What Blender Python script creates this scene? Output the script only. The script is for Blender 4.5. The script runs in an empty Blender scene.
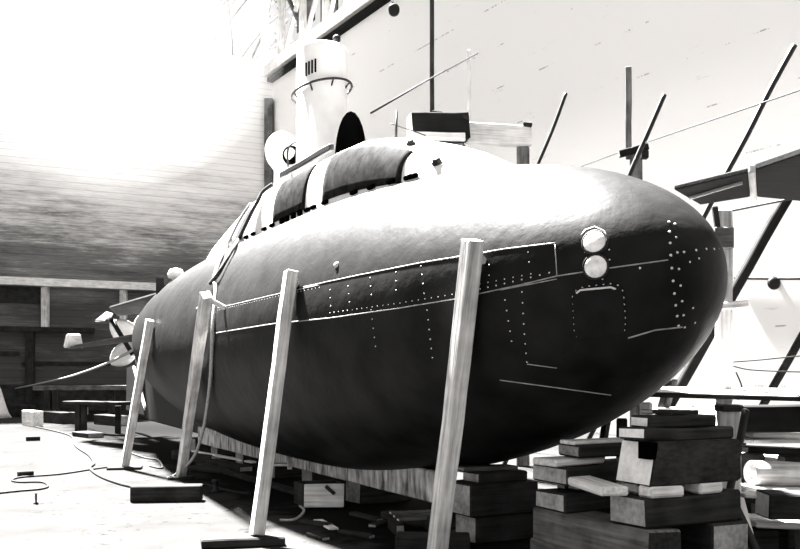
import bpy, bmesh, math, random
from mathutils import Vector, Matrix, noise
from mathutils.bvhtree import BVHTree
random.seed(7)
C = bpy.context.scene.collection
V = Vector
F, CX, YH, EYE = 900.0, 400.0, 375.0, 1.5       # focal length in px, principal column, horizon row, eye height

def W(px, py, d):                                # a point at depth d along a sight line
    return V(((px - CX) / F * d, d, EYE + (YH - py) / F * d))
def G(px, py, z=0.0):                            # a point on the dock floor
    d = F * (EYE - z) / (py - YH)
    return V(((px - CX) / F * d, d, z))

# submarine axes: u runs from bow to stern, v to its far side
AX = V((-0.4551, 0.8904, 0)); NX = V((0.8904, 0.4551, 0))
def S(u, v, z): return AX * u + NX * v + V((0, 0, z))
U0, UM, PW, RR, WR, Z0, ZM, Z1, U1, QW, SW, V0 = 4.381, 10.368, 2.342, 1.566, 1.054, 2.216, 1.949, 2.5, 22.3, 2.45, .92, 4.471
def prof(u):
    if u <= UM:
        t = min(max((UM - u) / (UM - U0), 0), 1)
        return RR * max(0, 1 - t ** PW) ** .5, ZM + (Z0 - ZM) * t * t
    t = min((u - UM) / (U1 - UM), 1)
    return RR * max(0, 1 - t ** QW) ** SW, ZM + (Z1 - ZM) * t * t

# ------------------------------------------------------------------ materials
def nodes(name):
    m = bpy.data.materials.new(name); m.use_nodes = True
    nt = m.node_tree; b = nt.nodes['Principled BSDF']
    return m, nt, b
def N_(nt, t, **kw):
    n = nt.nodes.new(t)
    for k, v in kw.items(): setattr(n, k, v)
    return n
def g(v): return (v, v * .985, v * .97, 1)
def plain(name, val, rough=.6, metal=0.0, var=.25, scale=9, bump=0.0, spec=.3):
    m, nt, b = nodes(name)
    tc = N_(nt, 'ShaderNodeTexCoord'); nz = N_(nt, 'ShaderNodeTexNoise')
    nz.inputs['Scale'].default_value = scale; nz.inputs['Detail'].default_value = 5
    r = N_(nt, 'ShaderNodeValToRGB')
    r.color_ramp.elements[0].position = .3; r.color_ramp.elements[1].position = .7
    r.color_ramp.elements[0].color = g(val * (1 - var)); r.color_ramp.elements[1].color = g(min(.92, val * (1 + var)))
    nt.links.new(tc.outputs['Object'], nz.inputs['Vector']); nt.links.new(nz.outputs['Fac'], r.inputs['Fac'])
    nt.links.new(r.outputs['Color'], b.inputs['Base Color'])
    b.inputs['Roughness'].default_value = rough; b.inputs['Metallic'].default_value = metal
    b.inputs['Specular IOR Level'].default_value = spec
    if bump:
        bp = N_(nt, 'ShaderNodeBump'); bp.inputs['Strength'].default_value = bump; bp.inputs['Distance'].default_value = .02
        nt.links.new(nz.outputs['Fac'], bp.inputs['Height']); nt.links.new(bp.outputs['Normal'], b.inputs['Normal'])
    return m
def wood(name, lo, hi, blot=.5, sx=1.2, sy=22, bump=.4):
    """sawn timber, grain along local X, with blotches of wear"""
    m, nt, b = nodes(name)
    tc = N_(nt, 'ShaderNodeTexCoord'); mp = N_(nt, 'ShaderNodeMapping'); mp.inputs['Scale'].default_value = (sx, sy, sy)
    oi = N_(nt, 'ShaderNodeObjectInfo'); ad = N_(nt, 'ShaderNodeVectorMath', operation='ADD')
    nz = N_(nt, 'ShaderNodeTexNoise'); nz.inputs['Scale'].default_value = 1.6; nz.inputs['Detail'].default_value = 6
    n2 = N_(nt, 'ShaderNodeTexNoise'); n2.inputs['Scale'].default_value = 4.5; n2.inputs['Detail'].default_value = 4
    mx = N_(nt, 'ShaderNodeMix', data_type='FLOAT'); mx.inputs[0].default_value = blot
    r = N_(nt, 'ShaderNodeValToRGB')
    r.color_ramp.elements[0].position = .36; r.color_ramp.elements[1].position = .64
    r.color_ramp.elements[0].color = g(lo); r.color_ramp.elements[1].color = g(hi)
    sc = N_(nt, 'ShaderNodeVectorMath', operation='SCALE'); sc.inputs[0].default_value = (37, 11, 5)
    nt.links.new(oi.outputs['Random'], sc.inputs['Scale'])
    nt.links.new(tc.outputs['Object'], ad.inputs[0]); nt.links.new(sc.outputs[0], ad.inputs[1])
    nt.links.new(ad.outputs[0], mp.inputs['Vector']); nt.links.new(mp.outputs[0], nz.inputs['Vector'])
    nt.links.new(ad.outputs[0], n2.inputs['Vector'])
    nt.links.new(nz.outputs['Fac'], mx.inputs[2]); nt.links.new(n2.outputs['Fac'], mx.inputs[3])
    nt.links.new(mx.outputs[0], r.inputs['Fac']); nt.links.new(r.outputs['Color'], b.inputs['Base Color'])
    bp = N_(nt, 'ShaderNodeBump'); bp.inputs['Strength'].default_value = bump; bp.inputs['Distance'].default_value = .01
    nt.links.new(nz.outputs['Fac'], bp.inputs['Height']); nt.links.new(bp.outputs['Normal'], b.inputs['Normal'])
    b.inputs['Roughness'].default_value = .85; b.inputs['Specular IOR Level'].default_value = .15
    return m

M_dark = wood('dark_and_shaded_timber', .006, .034)  # dark timber; on block fronts the shade is put into this colour
M_tar = wood('tarred_black_timber', .002, .010)
M_mid = wood('weathered_timber', .04, .17)
M_strut = wood('grey_sawn_timber', .28, .75, .4)
M_pale = wood('pale_sawn_timber', .45, .85, .35)
M_end = wood('pale_lit_end_grain', .6, .92, .6, 18, 18)  # block ends carry painted side light; elsewhere plain end grain
M_endmid = wood('grey_lit_end_grain', .15, .42, .6, 18, 18)  # greyer block ends, side light put into the colour as well
M_white = plain('white_paint', .78, .5, var=.08, scale=5)
M_iron = plain('black_iron', .007, .6, var=.4)
M_rope = plain('hemp_rope', .3, .9, var=.3, scale=40)
M_cable = plain('tarred_cable', .01, .8)
M_rivet = plain('worn_sunlit_rivet_heads', .55, .6, var=.2)  # worn heads; sun catching them is put into the pale colour
M_seam = plain('worn_plate_edge', .26, .6, var=.35, scale=14)
M_lens = plain('frosted_lamp_glass', .75, .3, var=.25, scale=22, bump=.3)
M_bronze = plain('pale_bronze', .75, .45, var=.1)
M_black = plain('dark_opening', .001, .9, spec=0.0)

M_streak = wood('streaked_pale_plank', .06, .7, .3, 9, 2)
def hull_mat():
    m, nt, b = nodes('dull_black_hull_paint')
    tc = N_(nt, 'ShaderNodeTexCoord')
    nz = N_(nt, 'ShaderNodeTexNoise'); nz.inputs['Scale'].default_value = 3.2; nz.inputs['Detail'].default_value = 8; nz.inputs['Roughness'].default_value = .45
    n2 = N_(nt, 'ShaderNodeTexNoise'); n2.inputs['Scale'].default_value = 7; n2.inputs['Detail'].default_value = 5
    r = N_(nt, 'ShaderNodeValToRGB')
    r.color_ramp.elements[0].position = .32; r.color_ramp.elements[1].position = .72
    r.color_ramp.elements[0].color = g(.004); r.color_ramp.elements[1].color = g(.013)
    nt.links.new(tc.outputs['Object'], nz.inputs['Vector']); nt.links.new(tc.outputs['Object'], n2.inputs['Vector'])
    nt.links.new(nz.outputs['Fac'], r.inputs['Fac']); nt.links.new(r.outputs['Color'], b.inputs['Base Color'])
    bp = N_(nt, 'ShaderNodeBump'); bp.inputs['Strength'].default_value = .22; bp.inputs['Distance'].default_value = .03
    nt.links.new(n2.outputs['Fac'], bp.inputs['Height']); nt.links.new(bp.outputs['Normal'], b.inputs['Normal'])
    b.inputs['Roughness'].default_value = .53; b.inputs['Specular IOR Level'].default_value = .075
    return m
M_hull = hull_mat()

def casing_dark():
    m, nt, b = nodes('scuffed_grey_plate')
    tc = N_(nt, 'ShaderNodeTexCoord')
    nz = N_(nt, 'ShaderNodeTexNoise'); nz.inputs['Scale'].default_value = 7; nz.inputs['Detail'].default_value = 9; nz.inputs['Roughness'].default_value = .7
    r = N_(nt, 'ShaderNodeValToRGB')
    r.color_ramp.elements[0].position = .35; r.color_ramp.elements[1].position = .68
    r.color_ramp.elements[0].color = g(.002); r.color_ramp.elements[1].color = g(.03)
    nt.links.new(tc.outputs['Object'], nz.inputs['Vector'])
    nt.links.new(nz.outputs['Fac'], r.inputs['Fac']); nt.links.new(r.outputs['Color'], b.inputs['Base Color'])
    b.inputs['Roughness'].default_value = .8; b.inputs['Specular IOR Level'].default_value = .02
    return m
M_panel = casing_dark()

def floor_mat():
    m, nt, b = nodes('dusty_dock_floor')
    tc = N_(nt, 'ShaderNodeTexCoord')
    def nz(sc, det, rg=.6):
        n = N_(nt, 'ShaderNodeTexNoise'); n.inputs['Scale'].default_value = sc; n.inputs['Detail'].default_value = det; n.inputs['Roughness'].default_value = rg
        nt.links.new(tc.outputs['Object'], n.inputs['Vector']); return n
    a, c_ = nz(.9, 6), nz(7, 8, .75)
    r1 = N_(nt, 'ShaderNodeValToRGB'); r1.color_ramp.elements[0].position = .3; r1.color_ramp.elements[1].position = .62
    r1.color_ramp.elements[0].color = g(.023); r1.color_ramp.elements[1].color = g(.035)
    r2 = N_(nt, 'ShaderNodeValToRGB'); r2.color_ramp.elements[0].position = .32; r2.color_ramp.elements[1].position = .42
    r2.color_ramp.elements[0].color = g(.12); r2.color_ramp.elements[1].color = (1, 1, 1, 1)
    mx = N_(nt, 'ShaderNodeMix', data_type='RGBA', blend_type='MULTIPLY'); mx.inputs[0].default_value = 1
    nt.links.new(a.outputs['Fac'], r1.inputs['Fac']); nt.links.new(c_.outputs['Fac'], r2.inputs['Fac'])
    nt.links.new(r1.outputs['Color'], mx.inputs[6]); nt.links.new(r2.outputs['Color'], mx.inputs[7])
    # a near-black strip along the keel line, with a ragged edge
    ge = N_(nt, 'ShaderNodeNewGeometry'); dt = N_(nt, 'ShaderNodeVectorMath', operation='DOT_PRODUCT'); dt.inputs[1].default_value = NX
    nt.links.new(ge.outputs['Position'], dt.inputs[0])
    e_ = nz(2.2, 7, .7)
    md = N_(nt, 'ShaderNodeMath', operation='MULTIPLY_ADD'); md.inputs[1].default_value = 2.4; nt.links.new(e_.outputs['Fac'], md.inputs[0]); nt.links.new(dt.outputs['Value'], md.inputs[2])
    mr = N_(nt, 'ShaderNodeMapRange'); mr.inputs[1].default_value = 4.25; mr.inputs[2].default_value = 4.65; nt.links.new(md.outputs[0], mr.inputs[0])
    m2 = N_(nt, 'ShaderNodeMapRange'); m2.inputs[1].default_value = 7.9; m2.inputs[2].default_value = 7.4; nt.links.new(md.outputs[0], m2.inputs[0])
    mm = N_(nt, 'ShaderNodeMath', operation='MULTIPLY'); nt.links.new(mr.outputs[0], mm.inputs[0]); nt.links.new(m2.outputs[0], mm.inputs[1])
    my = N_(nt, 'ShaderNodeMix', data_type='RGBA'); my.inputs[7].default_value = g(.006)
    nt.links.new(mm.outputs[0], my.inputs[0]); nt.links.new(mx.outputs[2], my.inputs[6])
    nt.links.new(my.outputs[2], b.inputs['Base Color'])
    bp = N_(nt, 'ShaderNodeBump'); bp.inputs['Strength'].default_value = .3; bp.inputs['Distance'].default_value = .02
    nt.links.new(c_.outputs['Fac'], bp.inputs['Height']); nt.links.new(bp.outputs['Normal'], b.inputs['Normal'])
    b.inputs['Roughness'].default_value = .95; b.inputs['Specular IOR Level'].default_value = .03
    return m
M_floor = floor_mat()

def plankwall_mat():
    """plank wall: grimy streaked boards, with glare painted in as whitening towards the top; local X along, Z up"""
    m, nt, b = nodes('weathered_plank_wall_glare')
    tc = N_(nt, 'ShaderNodeTexCoord')
    def nz(scl, det, rough=.6):
        mp = N_(nt, 'ShaderNodeMapping'); mp.inputs['Scale'].default_value = scl
        n = N_(nt, 'ShaderNodeTexNoise'); n.inputs['Scale'].default_value = 1; n.inputs['Detail'].default_value = det; n.inputs['Roughness'].default_value = rough
        nt.links.new(tc.outputs['Object'], mp.inputs['Vector']); nt.links.new(mp.outputs[0], n.inputs['Vector']); return n
    streak = nz((.22, 1, 1.5), 3); fine = nz((1.6, 1, 14), 6, .7); wide = nz((.12, 1, .25), 2)
    sp = N_(nt, 'ShaderNodeSeparateXYZ'); nt.links.new(tc.outputs['Object'], sp.inputs[0])
    def mth(op, a, b_=None):
        n = N_(nt, 'ShaderNodeMath', operation=op)
        for i, q in enumerate((a, b_)):
            if q is None: continue
            if isinstance(q, (int, float)): n.inputs[i].default_value = q
            else: nt.links.new(q, n.inputs[i])
        return n.outputs[0]
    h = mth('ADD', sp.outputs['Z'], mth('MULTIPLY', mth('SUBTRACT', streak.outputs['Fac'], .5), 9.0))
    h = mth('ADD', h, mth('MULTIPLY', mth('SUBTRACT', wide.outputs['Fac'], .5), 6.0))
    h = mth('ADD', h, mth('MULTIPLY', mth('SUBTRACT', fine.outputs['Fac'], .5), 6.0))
    mr = N_(nt, 'ShaderNodeMapRange'); mr.inputs[1].default_value = 3.2; mr.inputs[2].default_value = 11.5  # hazy glare put into the board colour, whiter with height
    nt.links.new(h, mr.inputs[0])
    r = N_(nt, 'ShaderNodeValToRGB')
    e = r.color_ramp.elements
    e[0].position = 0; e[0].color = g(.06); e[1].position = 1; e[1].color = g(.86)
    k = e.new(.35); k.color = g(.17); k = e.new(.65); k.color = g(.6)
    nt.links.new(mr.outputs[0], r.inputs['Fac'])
    # plank courses
    md = mth('FRACT', mth('MULTIPLY', sp.outputs['Z'], 3.6)); line = mth('LESS_THAN', md, .1)
    dk = N_(nt, 'ShaderNodeMix', data_type='RGBA', blend_type='MULTIPLY'); dk.inputs[7].default_value = g(.72)
    nt.links.new(line, dk.inputs[0]); nt.links.new(r.outputs['Color'], dk.inputs[6])
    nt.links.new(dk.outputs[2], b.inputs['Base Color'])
    bp = N_(nt, 'ShaderNodeBump'); bp.inputs['Strength'].default_value = .3; bp.inputs['Distance'].default_value = .03
    nt.links.new(fine.outputs['Fac'], bp.inputs['Height']); nt.links.new(bp.outputs['Normal'], b.inputs['Normal'])
    b.inputs['Roughness'].default_value = .9; b.inputs['Specular IOR Level'].default_value = .1
    return m
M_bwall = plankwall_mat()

def whitewall_mat():
    m, nt, b = nodes('whitewashed_board_marked_wall')
    tc = N_(nt, 'ShaderNodeTexCoord')
    def nz(scl, det, rough=.6):
        mp = N_(nt, 'ShaderNodeMapping'); mp.inputs['Scale'].default_value = scl
        n = N_(nt, 'ShaderNodeTexNoise'); n.inputs['Scale'].default_value = 1; n.inputs['Detail'].default_value = det; n.inputs['Roughness'].default_value = rough
        nt.links.new(tc.outputs['Object'], mp.inputs['Vector']); nt.links.new(mp.outputs[0], n.inputs['Vector']); return n
    st = nz((.5, 1, 4), 6, .7); bl = nz((.9, 1, .9), 8, .75)
    r = N_(nt, 'ShaderNodeValToRGB'); r.color_ramp.elements[0].position = .25; r.color_ramp.elements[1].position = .37
    r.color_ramp.elements[0].color = g(.6); r.color_ramp.elements[1].color = (.93, .925, .92, 1)
    r2 = N_(nt, 'ShaderNodeValToRGB'); r2.color_ramp.elements[0].position = .25; r2.color_ramp.elements[1].position = .33
    r2.color_ramp.elements[0].color = g(.35); r2.color_ramp.elements[1].color = g(1)
    sp = N_(nt, 'ShaderNodeSeparateXYZ'); nt.links.new(tc.outputs['Object'], sp.inputs[0])
    mul = N_(nt, 'ShaderNodeMath', operation='MULTIPLY'); mul.inputs[1].default_value = .8; nt.links.new(sp.outputs['Z'], mul.inputs[0])
    fr = N_(nt, 'ShaderNodeMath', operation='FRACT'); nt.links.new(mul.outputs[0], fr.inputs[0])
    lt = N_(nt, 'ShaderNodeMath', operation='LESS_THAN'); lt.inputs[1].default_value = .025; nt.links.new(fr.outputs[0], lt.inputs[0])
    # board joints only show where the wash has worn
    gt = N_(nt, 'ShaderNodeMath', operation='LESS_THAN'); gt.inputs[1].default_value = .43; nt.links.new(bl.outputs['Fac'], gt.inputs[0])
    an = N_(nt, 'ShaderNodeMath', operation='MULTIPLY'); nt.links.new(lt.outputs[0], an.inputs[0]); nt.links.new(gt.outputs[0], an.inputs[1])
    m1 = N_(nt, 'ShaderNodeMix', data_type='RGBA', blend_type='MULTIPLY'); m1.inputs[0].default_value = 1
    m2 = N_(nt, 'ShaderNodeMix', data_type='RGBA', blend_type='MULTIPLY'); m2.inputs[7].default_value = g(.45)
    nt.links.new(st.outputs['Fac'], r.inputs['Fac']); nt.links.new(bl.outputs['Fac'], r2.inputs['Fac'])
    nt.links.new(r.outputs['Color'], m1.inputs[6]); nt.links.new(r2.outputs['Color'], m1.inputs[7])
    nt.links.new(an.outputs[0], m2.inputs[0]); nt.links.new(m1.outputs[2], m2.inputs[6])
    nt.links.new(m2.outputs[2], b.inputs['Base Color'])
    b.inputs['Roughness'].default_value = .9; b.inputs['Specular IOR Level'].default_value = .1
    return m
M_rwall = whitewall_mat()

# ------------------------------------------------------------------ object helpers
def props(o, label=None, cat=None, group=None, kind=None):
    if label: o['label'] = label
    if cat: o['category'] = cat
    if group: o['group'] = group
    if kind: o['kind'] = kind
    return o
def thing(name, label, cat, loc, group=None):
    o = bpy.data.objects.new(name, None); C.objects.link(o); o.location = loc; o.empty_display_size = .2
    return props(o, label, cat, group)
def root_loc(p):
    q = V((0, 0, 0))
    while p is not None: q = q + p.location; p = p.parent
    return q
def link(name, bm, mats, parent=None, smooth=False, bottom=True):
    """bm in world coordinates -> an object; children keep their parent's origin, a single mesh gets a base origin"""
    if parent is None:
        xs = [v.co for v in bm.verts]
        loc = V((sum(c.x for c in xs) / len(xs), sum(c.y for c in xs) / len(xs), min(c.z for c in xs)))
        off = loc
    else:
        loc = V((0, 0, 0)); off = root_loc(parent)
    bmesh.ops.translate(bm, verts=bm.verts, vec=-off)
    bmesh.ops.recalc_face_normals(bm, faces=bm.faces)
    me = bpy.data.meshes.new(name); bm.to_mesh(me); bm.free()
    if smooth:
        for p in me.polygons: p.use_smooth = True
    for m in (mats if isinstance(mats, (list, tuple)) else [mats]): me.materials.append(m)
    o = bpy.data.objects.new(name, me); C.objects.link(o)
    o.location = loc
    if parent is not None: o.parent = parent
    return o
def frame(p0, p1, up=V((0, 0, 1))):
    x = (p1 - p0).normalized(); y = up.cross(x)
    if y.length < 1e-4: y = V((0, 1, 0)).cross(x)
    y.normalize(); z = x.cross(y)
    M = Matrix((x, y, z)).transposed().to_4x4(); M.translation = (p0 + p1) / 2
    return M, (p1 - p0).length
def timber(name, p0, p1, w, h, mats, label=None, cat=None, group=None, parent=None, up=V((0, 0, 1)), rough=.006, bev=.012, taper=1.0, kind=None):
    """a sawn baulk from p0 to p1 (axis), w across, h along up; slot 0 sides, slot 1 sawn ends"""
    p0, p1 = V(p0), V(p1)
    M, L = frame(p0, p1, V(up))
    bm = bmesh.new(); bmesh.ops.create_cube(bm, size=1)
    bmesh.ops.scale(bm, vec=(L, w, h), verts=bm.verts)
    bmesh.ops.bevel(bm, geom=list(bm.edges), offset=min(bev, w * .2, h * .2), segments=1, affect='EDGES')
    n = max(1, min(14, int(L / .22)))
    if n > 1:
        es = [e for e in bm.edges if abs(e.verts[0].co.x - e.verts[1].co.x) > L * .5]
        bmesh.ops.subdivide_edges(bm, edges=es, cuts=n - 1, use_grid_fill=True)
    bm.normal_update()
    for f in bm.faces: f.material_index = 1 if abs(f.normal.x) > .9 else 0
    sd = random.random() * 100
    for v in bm.verts:
        v.co += V((noise.noise(v.co * 2.3 + V((sd, 0, 0))), noise.noise(v.co * 2.3 + V((0, sd, 0))), noise.noise(v.co * 2.3 + V((0, 0, sd))))) * rough
        if taper != 1.0:
            k = 1 + (taper - 1) * (v.co.x / L + .5); v.co.y *= k; v.co.z *= k
    me = bpy.data.meshes.new(name); bm.to_mesh(me); bm.free()
    mats = mats if isinstance(mats, (list, tuple)) else [mats, mats]
    for m in mats: me.materials.append(m)
    o = bpy.data.objects.new(name, me); C.objects.link(o)
    if parent is not None:
        o.parent = parent; M = Matrix.Translation(-root_loc(parent)) @ M
    o.matrix_basis = M
    return props(o, label, cat, group, kind)
def catmull(pts, n=8):
    P = [pts[0]] + list(pts) + [pts[-1]]; out = []
    for i in range(1, len(P) - 2):
        for k in range(n):
            t = k / n
            out.append(.5 * ((2 * P[i]) + (P[i + 1] - P[i - 1]) * t + (2 * P[i - 1] - 5 * P[i] + 4 * P[i + 1] - P[i + 2]) * t * t + (3 * P[i] - P[i - 1] - 3 * P[i + 1] + P[i + 2]) * t ** 3))
    return out + [pts[-1]]
def tube(bm, pts, r, seg=8, r1=None):
    rings = []
    prev = None
    for i, p in enumerate(pts):
        d = (pts[min(i + 1, len(pts) - 1)] - pts[max(i - 1, 0)]).normalized()
        a = prev if prev is not None else (V((0, 0, 1)) if abs(d.z) < .9 else V((1, 0, 0)))
        a = (a - d * a.dot(d)).normalized(); b = d.cross(a); prev = a
        rr = r if r1 is None else r + (r1 - r) * i / (len(pts) - 1)
        rings.append([bm.verts.new(p + (a * math.cos(t) + b * math.sin(t)) * rr) for t in [2 * math.pi * k / seg for k in range(seg)]])
    for A_, B_ in zip(rings, rings[1:]):
        for k in range(seg): bm.faces.new((A_[k], A_[(k + 1) % seg], B_[(k + 1) % seg], B_[k]))
    bm.faces.new(rings[0]); bm.faces.new(rings[-1][::-1])
def rope(name, pts, r, mat, label=None, cat=None, group=None, parent=None, smooth_pts=True, seg=7):
    bm = bmesh.new(); tube(bm, catmull(pts) if smooth_pts else pts, r, seg)
    return props(link(name, bm, mat, parent, True), label, cat, group)
def obox(bm, c, ex, ey, ez):
    vs = [bm.verts.new(c + ex * a + ey * b_ + ez * d) for a in (-1, 1) for b_ in (-1, 1) for d in (-1, 1)]
    for f in ((0, 1, 3, 2), (4, 6, 7, 5), (0, 4, 5, 1), (2, 3, 7, 6), (0, 2, 6, 4), (1, 5, 7, 3)): bm.faces.new([vs[i] for i in f])
def lathe(bm, c, ax, profile, seg=32, cap=True):
    ax = ax.normalized(); a = (V((0, 0, 1)) if abs(ax.z) < .9 else V((1, 0, 0))); a = (a - ax * a.dot(ax)).normalized(); b = ax.cross(a)
    rings = []
    for (r, h) in profile:
        if r < 1e-5: rings.append([bm.verts.new(c + ax * h)])
        else: rings.append([bm.verts.new(c + ax * h + (a * math.cos(t) + b * math.sin(t)) * r) for t in [2 * math.pi * k / seg for k in range(seg)]])
    for A_, B_ in zip(rings, rings[1:]):
        for k in range(seg):
            k2 = (k + 1) % seg
            if len(A_) == 1 and len(B_) == 1: continue
            if len(A_) == 1: bm.faces.new((A_[0], B_[k], B_[k2]))
            elif len(B_) == 1: bm.faces.new((A_[k], A_[k2], B_[0]))
            else: bm.faces.new((A_[k], A_[k2], B_[k2], B_[k]))
    if cap:
        for R_ in (rings[0], rings[-1]):
            if len(R_) > 1: bm.faces.new(R_)

# ------------------------------------------------------------------ setting
bm = bmesh.new(); obox(bm, V((5, 24, -.25)), V((45, 0, 0)), V((0, 30, 0)), V((0, 0, .25)))
props(link('floor', bm, M_floor), kind='structure')

BX = V((.899, .437, 0)).normalized(); BN = V((BX.y, -BX.x, 0))    # along the back wall, and its face
BO = V((-16, 36, 0)); BT = 15.75
def B(t, z, off=0.0): return BO + BX * t + BN * off + V((0, 0, z))
def wall(name, org, ax, nrm, length, height, thick, mat):
    bm = bmesh.new(); bmesh.ops.create_cube(bm, size=1)
    bmesh.ops.scale(bm, vec=(length, thick, height), verts=bm.verts)
    bmesh.ops.translate(bm, vec=(length / 2, thick / 2, height / 2), verts=bm.verts)
    me = bpy.data.meshes.new(name); bm.to_mesh(me); bm.free(); me.materials.append(mat)
    o = bpy.data.objects.new(name, me); C.objects.link(o)
    M = Matrix((ax, -nrm, V((0, 0, 1)))).transposed().to_4x4(); M.translation = org
    o.matrix_basis = M
    return props(o, kind='structure')
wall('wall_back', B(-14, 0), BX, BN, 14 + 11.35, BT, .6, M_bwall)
RO = B(11.35, 0); RX = V((.5215, -.8533, 0)).normalized(); RN = V((RX.y, -RX.x, 0))   # right wall, running toward the camera
RT = 15.25
def R(s, z, off=0.0): return RO + RX * s + RN * off + V((0, 0, z))
wall('wall_right', RO - RX * .6, RX, RN, 44, RT, .8, M_rwall)
# ------------------------------------------------------------------ submarine
sub = thing('submarine', 'black riveted spindle-hulled submarine propped up in the middle of the dock', 'submarine', S(12, V0, 0))
bm = bmesh.new()
kk = [i / 36 for i in range(1, 37)]
us = [U0 + (UM - U0) * (1 - math.cos(q * math.pi / 2)) for q in kk] + [UM + (U1 - UM) * i / 60 for i in range(1, 60)]
rings = []
SEG = 96
for u in us:
    r, zc = prof(u)
    rings.append([bm.verts.new(S(u, V0 + WR * r * math.cos(t), zc + r * math.sin(t))) for t in [2 * math.pi * k / SEG for k in range(SEG)]])
for A_, B_ in zip(rings, rings[1:]):
    for k in range(SEG): bm.faces.new((A_[k], A_[(k + 1) % SEG], B_[(k + 1) % SEG], B_[k]))
tip = bm.verts.new(S(U0, V0, Z0)); tail = bm.verts.new(S(U1, V0, Z1))
for k in range(SEG):
    bm.faces.new((tip, rings[0][(k + 1) % SEG], rings[0][k])); bm.faces.new((tail, rings[-1][k], rings[-1][(k + 1) % SEG]))
bmesh.ops.recalc_face_normals(bm, faces=bm.faces)
bvh_h = BVHTree.FromBMesh(bm)
link('hull', bm, M_hull, sub, True)

# deck casing
CST = [(6.2, .08, 3.08), (6.6, .40, 3.28), (7.0, .58, 3.46), (7.5, .66, 3.70), (7.85, .69, 3.83), (8.2, .71, 3.94), (8.7, .72, 4.04), (9.3, .72, 4.07), (10.9, .72, 4.09),
       (11.7, .72, 4.10), (12.36, .71, 4.02), (13.36, .67, 3.84), (14.4, .58, 3.68), (15.4, .42, 3.54), (16.4, .2, 3.38), (16.8, .1, 3.28)]
def lerp_t(T, x):
    for a, b_ in zip(T, T[1:]):
        if x <= b_[0]:
            k = (x - a[0]) / (b_[0] - a[0]); k = max(0, k)
            return [p + (q - p) * k for p, q in zip(a, b_)]
    return T[-1]
def cas(u, t, off=0.0):
    """t in 0..pi from the near foot over the top to the far foot"""
    _, w, zt = lerp_t(CST, u)
    r, zc = prof(u); zb = zc + r * math.sqrt(max(0, 1 - min(1, w / (WR * r)) ** 2)) - .08
    e = .62
    c, s = math.cos(t), math.sin(t)
    return S(u, V0 - (w + off) * math.copysign(abs(c) ** e, c), zb + (zt - zb + off) * abs(s) ** .6)
bm = bmesh.new(); rings = []
for i in range(64):
    u = 6.2 + (16.8 - 6.2) * i / 63
    rings.append([bm.verts.new(cas(u, math.pi * k / 32)) for k in range(33)])
for A_, B_ in zip(rings, rings[1:]):
    for k in range(32): bm.faces.new((A_[k], A_[k + 1], B_[k + 1], B_[k]))
bm.faces.new(rings[0]); bm.faces.new(rings[-1])
bmesh.ops.recalc_face_normals(bm, faces=bm.faces)
bvh_c = BVHTree.FromBMesh(bm)
link('deck_casing', bm, M_white, sub, True)['label'] = 'white deck casing under the tower'
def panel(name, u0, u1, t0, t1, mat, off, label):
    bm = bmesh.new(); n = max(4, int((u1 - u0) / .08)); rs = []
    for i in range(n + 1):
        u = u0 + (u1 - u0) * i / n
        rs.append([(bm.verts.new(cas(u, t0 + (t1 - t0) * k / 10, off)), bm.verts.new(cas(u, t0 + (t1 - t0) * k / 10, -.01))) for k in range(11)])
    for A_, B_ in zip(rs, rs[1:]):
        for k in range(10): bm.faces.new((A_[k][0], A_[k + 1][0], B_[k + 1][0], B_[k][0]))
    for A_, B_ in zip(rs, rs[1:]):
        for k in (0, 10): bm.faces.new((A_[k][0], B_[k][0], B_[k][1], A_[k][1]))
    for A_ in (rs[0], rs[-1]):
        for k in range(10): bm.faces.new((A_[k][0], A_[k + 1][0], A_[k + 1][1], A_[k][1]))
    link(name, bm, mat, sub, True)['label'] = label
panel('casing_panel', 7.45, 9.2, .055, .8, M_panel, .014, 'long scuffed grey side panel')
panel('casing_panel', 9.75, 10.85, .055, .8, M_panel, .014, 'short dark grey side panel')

def sight(px, py, trees=None):
    o = V((0, 0, EYE)); d = (W(px, py, 1) - o).normalized(); best = None
    for t in (trees or (bvh_h, bvh_c)):
        h = t.ray_cast(o, d)
        if h[0] is not None and (best is None or h[3] < best[3]): best = h
    return best
def skin(pts, off, step=.05, trees=None):
    """a line lying on the plating through sight points"""
    out = []
    for (a, b_) in zip(pts, pts[1:]):
        n = max(2, int(math.hypot(b_[0] - a[0], b_[1] - a[1]) / 5))
        for i in range(n):
            k = i / n; h = sight(a[0] + (b_[0] - a[0]) * k, a[1] + (b_[1] - a[1]) * k, trees)
            if h: out.append((h[0] + h[1] * off, h[1]))
    h = sight(*pts[-1], trees)
    if h: out.append((h[0] + h[1] * off, h[1]))
    return out
def seam(pts, r=.006, name='plate_seam_and_glint'):
    L = [p for p, n in skin(pts, .001, trees=(bvh_h,))]
    if len(L) > 1:
        bm = bmesh.new(); tube(bm, L, r, 6); link(name, bm, M_seam, sub, True)
RIV = []                                         # (size in view, point, normal, radius, parent)
def rivets(pts, gap, r=.011, name='rivet', parent=None):
    L = [(p, n) for p, n in skin(pts, 0, trees=(bvh_h,))]
    acc = gap
    for (p, n), (q, m) in zip(L, L[1:]):
        d = (q - p).length; pos = 0
        while acc + (d - pos) >= gap:
            pos += gap - acc; acc = 0
            k = pos / d; c_ = p.lerp(q, k); RIV.append((r / c_.y, c_, n.lerp(m, k), r, parent))
        acc += d - pos
def rivet_head(bm, p, n, r): lathe(bm, p - n * .002, n, [(r, 0), (r * .8, r * .5), (0, r * .75)], 7)
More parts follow.
